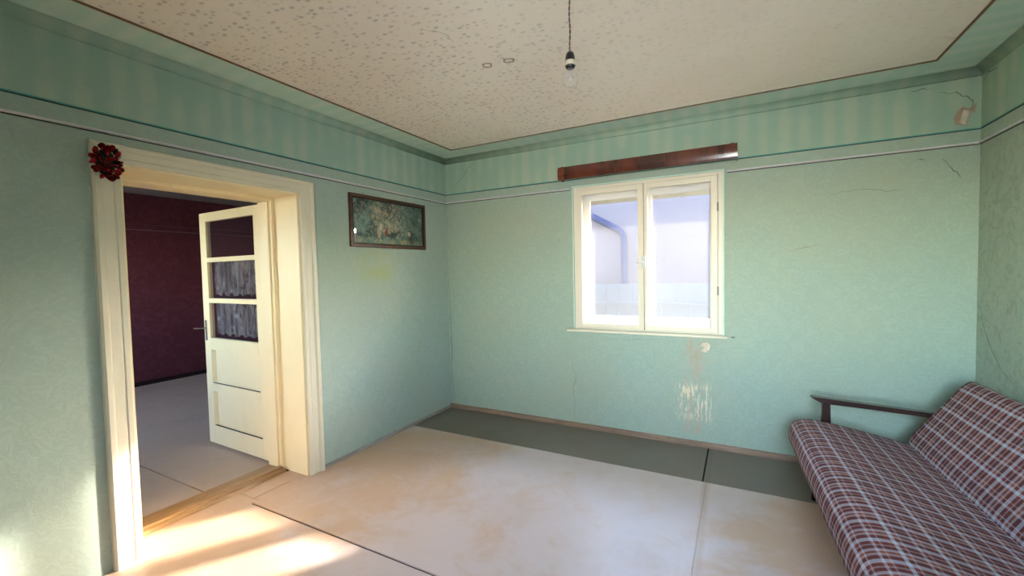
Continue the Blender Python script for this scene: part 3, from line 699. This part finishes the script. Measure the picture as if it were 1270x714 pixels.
for i in range(11):
    a = random.uniform(0, 2*PI); z_ = random.uniform(-.9, .9); rr = math.sqrt(1-z_*z_)
    c = Vector((abs(math.cos(a)*rr)*.036, math.sin(a)*rr*.054, z_*.074))
    bmb = bmesh.new(); bmesh.ops.create_icosphere(bmb, subdivisions=2, radius=.0065, matrix=Matrix.Translation(c)); tube(bmb, [c*.4, c], .0012, 5)
    obj('berry', bmb, M_RED2 if c.z < 0 else M_RED, fl, True)

# ------------------------------------------------------------------ sofa
t = MT('plaid_fabric'); uvs = t.uv(); U, V_ = uvs[0], uvs[1]     # metres: U along the sofa, V across
wv = t.ma('MULTIPLY', t.ma('SUBTRACT', t.noise(9, 3), .5), .004)
def bands(v, per, spec, soft=.012):
    """spec: list of (centre, halfwidth, weight) in units of the period -> mask 0..1"""
    f = t.ma('FRACT', t.ma('DIVIDE', t.ma('ADD', v, wv), per)); acc = None
    for c, hw, wt in spec:
        m = t.ma('MULTIPLY', t.ma('SUBTRACT', 1, t.step(t.ma('ABSOLUTE', t.ma('SUBTRACT', f, c)), hw-soft, hw+soft)), wt)
        acc = m if acc is None else t.ma('MAXIMUM', acc, m)
    return acc
lu = bands(U, .13, [(.12, .085, .85), (.42, .05, .55), (.62, .06, .7), (.86, .035, .4)])
lv = bands(V_, .14, [(.14, .05, .9), (.32, .02, .5), (.64, .035, .6), (.80, .02, .35)])
du = bands(U, .13, [(.27, .05, .8), (.75, .055, .8)]); dv_ = bands(V_, .14, [(.46, .1, .7), (.93, .05, .6)])
org = bands(U, .26, [(.26, .06, .7), (.75, .08, .5)])
thr = t.ma('MULTIPLY', bands(V_, .0026, [(.5, .25, 1)], .1), 1)
base = t.mix(t.step(t.noise(60, 2), .3, .7), lin((116, 54, 46)), lin((138, 68, 54)))
base = t.mix(t.ma('MULTIPLY', org, .8), base, lin((160, 92, 52)))
dk = t.ma('MAXIMUM', du, dv_); base = t.mix(t.ma('MULTIPLY', dk, .7), base, lin((74, 48, 50)))
li = t.ma('MULTIPLY', t.ma('ADD', lu, lv), .62, clamp=True)
base = t.mix(li, base, lin((194, 196, 208)))
base = t.mix(t.ma('MULTIPLY', thr, .28), base, lin((56, 38, 40)))
t.bump(t.ma('ADD', t.ma('MULTIPLY', thr, .4), t.noise(250, 2)), .3, .002)
M_PLAID = t.fin(base, .85, .15)
sofa = tag(empty('sofa', (3.135, -.435, 0), .0531), 'wooden daybed sofa in rust, brown and grey plaid beside the right wall', 'sofa')
def loft(prof, y0, y1, ny, m, name, round_=.02, vscale=1):
    """closed profile of (X,z) run along Y with softened ends; UV in metres"""
    bm = bmesh.new(); uvl = bm.loops.layers.uv.new('UVMap'); n = len(prof)
    cx = sum(p[0] for p in prof)/n; cz = sum(p[1] for p in prof)/n
    arc = [0]
    for i in range(n): a, b = prof[i], prof[(i+1) % n]; arc.append(arc[-1]+math.hypot(a[0]-b[0], a[1]-b[1]))
    rows = []; ys = []
    ends = [(0, 1-2.2*round_/.2*.1), (.25, .97), (1, 1)]
    L = y1-y0
    st = [(0, .93), (round_*.35, .975), (round_, 1)]
    seq = [(y0+a, s) for a, s in st]+[(y0+round_+(L-2*round_)*k/ny, 1) for k in range(1, ny)]+[(y1-a, s) for a, s in st[::-1]]
    for y, s in seq:
        ys.append(y); g = random.uniform(-.0012, .0012)
        rows.append([bm.verts.new((cx+(p[0]-cx)*s+g, y, cz+(p[1]-cz)*(s+(s-1)*1.2)+g)) for p in prof])
    for i in range(len(rows)-1):
        for k in range(n):
            l = (k+1) % n; f = bm.faces.new((rows[i][k], rows[i][l], rows[i+1][l], rows[i+1][k]))
            for lp, (a, b) in zip(f.loops, ((ys[i], arc[k]), (ys[i], arc[k+1]), (ys[i+1], arc[k+1]), (ys[i+1], arc[k]))): lp[uvl].uv = (a, b)
    for r_, rev in ((rows[0], False), (rows[-1], True)):
        f = bm.faces.new(r_ if not rev else r_[::-1])
        for lp in f.loops: lp[uvl].uv = (lp.vert.co.x, lp.vert.co.z)
    return obj(name, bm, m, sofa, True)
def smooth_prof(pts, sub=4):
    out = []; n = len(pts)
    for i in range(n):
        p0, p1, p2, p3 = (Vector(pts[(i+k-1) % n]) for k in range(4))
        for j in range(sub):
            t_ = j/sub
            q = .5*((2*p1)+(-p0+p2)*t_+(2*p0-5*p1+4*p2-p3)*t_*t_+(-p0+3*p1-3*p2+p3)*t_**3); out.append((q.x, q.y))
    return out
SL = 1.86
seat = [(.035, .285), (.005, .32), (.002, .37), (.018, .425), (.05, .458), (.12, .472), (.22, .463), (.35, .440), (.50, .410), (.62, .382), (.66, .362), (.66, .30), (.62, .27), (.45, .285), (.25, .30), (.10, .288)]
loft(smooth_prof(seat), -SL, -.002, 40, M_PLAID, 'seat_cushion')
back = [(.63, .375), (.645, .42), (.70, .51), (.78, .635), (.845, .735), (.875, .775), (.905, .795), (.935, .785), (.94, .755), (.91, .69), (.84, .575), (.77, .46), (.73, .39), (.69, .355), (.65, .355)]
loft(smooth_prof(back), -SL, -.004, 40, M_PLAID, 'back_cushion')
bm = bmesh.new()
box(bm, .06, .10, -SL+.01, -.01, .235, .285, .004); box(bm, .60, .64, -SL+.01, -.01, .215, .268, .004)
for y in (-.05, -SL/2, -SL+.02): box(bm, .10, .60, y-.02, y+.02, .235, .268, .004)
obj('frame', bm, M_DARKW, sofa)
bm = bmesh.new()
for y in (-.15, -SL/2, -SL+.15): prism(bm, [(.66, .25), (.69, .25), (.925, .69), (.90, .70)], lambda p, q, s: (p, s, q), y-.02, y+.02)
obj('back_support', bm, M_DARKW, sofa)
for y in (-.17, -SL+.17):
    for x, dx in ((.14, -.02), (.60, .05)):
        obj('leg', tube(bmesh.new(), [(x, y, .25), (x+dx, y, 0)], [.022, .013], 12), M_DARKW, sofa)
for y0 in (.003, -SL-.045):
    y1 = y0+.042
    ap = [(.132, .614), (.145, .620), (.45, .600), (.80, .578), (.80, .548), (.45, .570), (.235, .578), (.19, .582)]
    obj('armrest', prism(bmesh.new(), ap, lambda p, q, s: (p, s, q), y0-.004, y1+.004), M_DARKW, sofa)
    obj('arm_post', prism(bmesh.new(), [(.196, .580), (.240, .580), (.248, .26), (.18, .26)], lambda p, q, s: (p, s, q), y0+.006, y1-.006), M_DARKW, sofa)
    obj('arm_post', prism(bmesh.new(), [(.745, .556), (.785, .556), (.70, .24), (.655, .24)], lambda p, q, s: (p, s, q), y0+.006, y1-.006), M_DARKW, sofa)
    a, b = (-.02, .036) if y0 > 0 else (-SL-.04, -SL+.02)
    obj('side_rail', B(.10, .70, y0+.01, y1-.01, .232, .268, bev=.003), M_DARKW, sofa)

# ------------------------------------------------------------------ cracks, tears and small damage on the plaster
def crack(par, fn, pts, wid=.0022, sub=5, jit=.008, m=M_CRACK, name='crack'):
    P = []
    for (a, b), (c, d) in zip(pts[:-1], pts[1:]):
        for j in range(sub):
            f = j/sub; P.append((a+(c-a)*f+random.uniform(-jit, jit)*(j > 0), b+(d-b)*f+random.uniform(-jit, jit)*(j > 0)))
    P.append(pts[-1]); bm = bmesh.new(); n = len(P); L, R_, F = [], [], []
    for i, (u, v) in enumerate(P):
        a = P[max(i-1, 0)]; b = P[min(i+1, n-1)]; d = Vector((b[0]-a[0], b[1]-a[1])).normalized(); s = wid*.75*(1-.8*abs(2*i/(n-1)-1))*random.uniform(.6, 1.2)
        L.append(bm.verts.new(fn(u-d.y*s, v+d.x*s, 0))); R_.append(bm.verts.new(fn(u+d.y*s, v-d.x*s, 0))); F.append(bm.verts.new(fn(u, v, .0008)))
    for i in range(n-1):
        bm.faces.new((L[i], L[i+1], F[i+1], F[i])); bm.faces.new((F[i], F[i+1], R_[i+1], R_[i]))
    return obj(name, bm, m, par)
fB = lambda u, v, h: (u, -h, v); fR = lambda u, v, h: (XR-h, u, v); fC = lambda u, v, h: (u, v, ZC-h)
M_CRK2 = mat_plain('paper_tear_brown', (120, 96, 76), .9)
crack(wall_back, fB, [(.10, 2.40), (.22, 2.5), (.30, 2.60), (.42, 2.66)], .0028, m=M_CRK2)
crack(wall_back, fB, [(.012, 1.55), (.02, 1.1), (.03, .7), (.02, .3), (.06, .05)], .005, 7)
crack(wall_back, fB, [(.05, 1.22), (.12, 1.24), (.20, 1.27)], .002)
crack(wall_back, fB, [(.03, .76), (.14, .75), (.30, .76), (.45, .74)], .0015)
crack(wall_back, fB, [(.20, .47), (.30, .44), (.36, .40)], .0018)
crack(wall_back, fB, [(1.42, .58), (1.47, .48), (1.44, .38), (1.45, .05)], .003, 6)
crack(wall_back, fB, [(3.42, 2.0), (3.6, 2.02), (3.78, 1.99), (3.84, 2.0)], .0018)
crack(wall_back, fB, [(4.02, 2.17), (4.07, 2.1), (4.12, 2.03)], .005)
crack(wall_back, fB, [(3.90, 2.19), (3.94, 2.17)], .004)
crack(wall_back, fB, [(4.0, 2.60), (4.08, 2.59), (4.16, 2.52), (4.17, 2.44)], .005)
crack(wall_back, fB, [(3.86, 2.64), (3.95, 2.64)], .005)
crack(wall_back, fB, [(2.78, .93), (2.80, .925), (2.82, .93)], .010, 3, .003)
crack(wall_back, fB, [(3.18, 1.60), (3.28, 1.63), (3.38, 1.65)], .002, m=M_CRK2)
crack(wall_back, fB, [(1.75, .87), (2.0, .86), (2.25, .88), (2.4, .87)], .0015)
crack(wall_right, fR, [(-.004, 1.20), (-.05, 1.20), (-.07, 1.12), (-.14, 1.02), (-.20, .95), (-.30, .86), (-.45, .80)], .0045, 5, .006)
crack(wall_right, fR, [(-.01, 2.62), (-.08, 2.66), (-.2, 2.64)], .005)
crack(ceiling, fC, [(2.35, -1.86), (2.42, -1.9), (2.47, -1.83)], .003)
crack(ceiling, fC, [(1.45, -2.1), (1.52, -2.0), (1.50, -1.92)], .002)
# corner peel by the right wall
bm = bmesh.new(); pts = [(a_*.8+.2*4.17, b_*.8+.2*2.42) for a_, b_ in ((4.06, 2.37), (4.11, 2.365), (4.135, 2.41), (4.17, 2.47), (4.182, 2.53), (4.16, 2.50), (4.13, 2.485), (4.10, 2.51), (4.07, 2.475), (4.05, 2.42))]
prism(bm, pts, lambda p, q, s: (p, s, q), -.002, 0)
tag(obj('bare_patch', bm, M_PLAST, wall_back), 'bare brown plaster where the paper has torn')
bm = bmesh.new(); g = [[bm.verts.new((4.095+.035*i/4+.014*j/6, -.005-.016*math.sin(PI*i/4)-.003*j, 2.385+.08*j/6-.006*i)) for i in range(5)] for j in range(7)]
for j in range(6):
    for i in range(4): bm.faces.new((g[j][i], g[j][i+1], g[j+1][i+1], g[j+1][i]))
tag(obj('paper_flap', bm, mat_plain('paper_back', (196, 184, 164), .8, var=.1, sc=30), wall_back, True), 'curled pale flap of torn wallpaper')
bm = bmesh.new(); pts = [(2.56, .80), (2.60, .79), (2.625, .815), (2.635, .85), (2.61, .875), (2.575, .87), (2.555, .845), (2.59, .835)]
prism(bm, pts, lambda p, q, s: (p, s, q), -.002, 0)
tag(obj('bare_patch', bm, mat_plain('pale_plaster', (206, 190, 166), .9, var=.2, sc=30), wall_back), 'pale chipped plaster below the window')
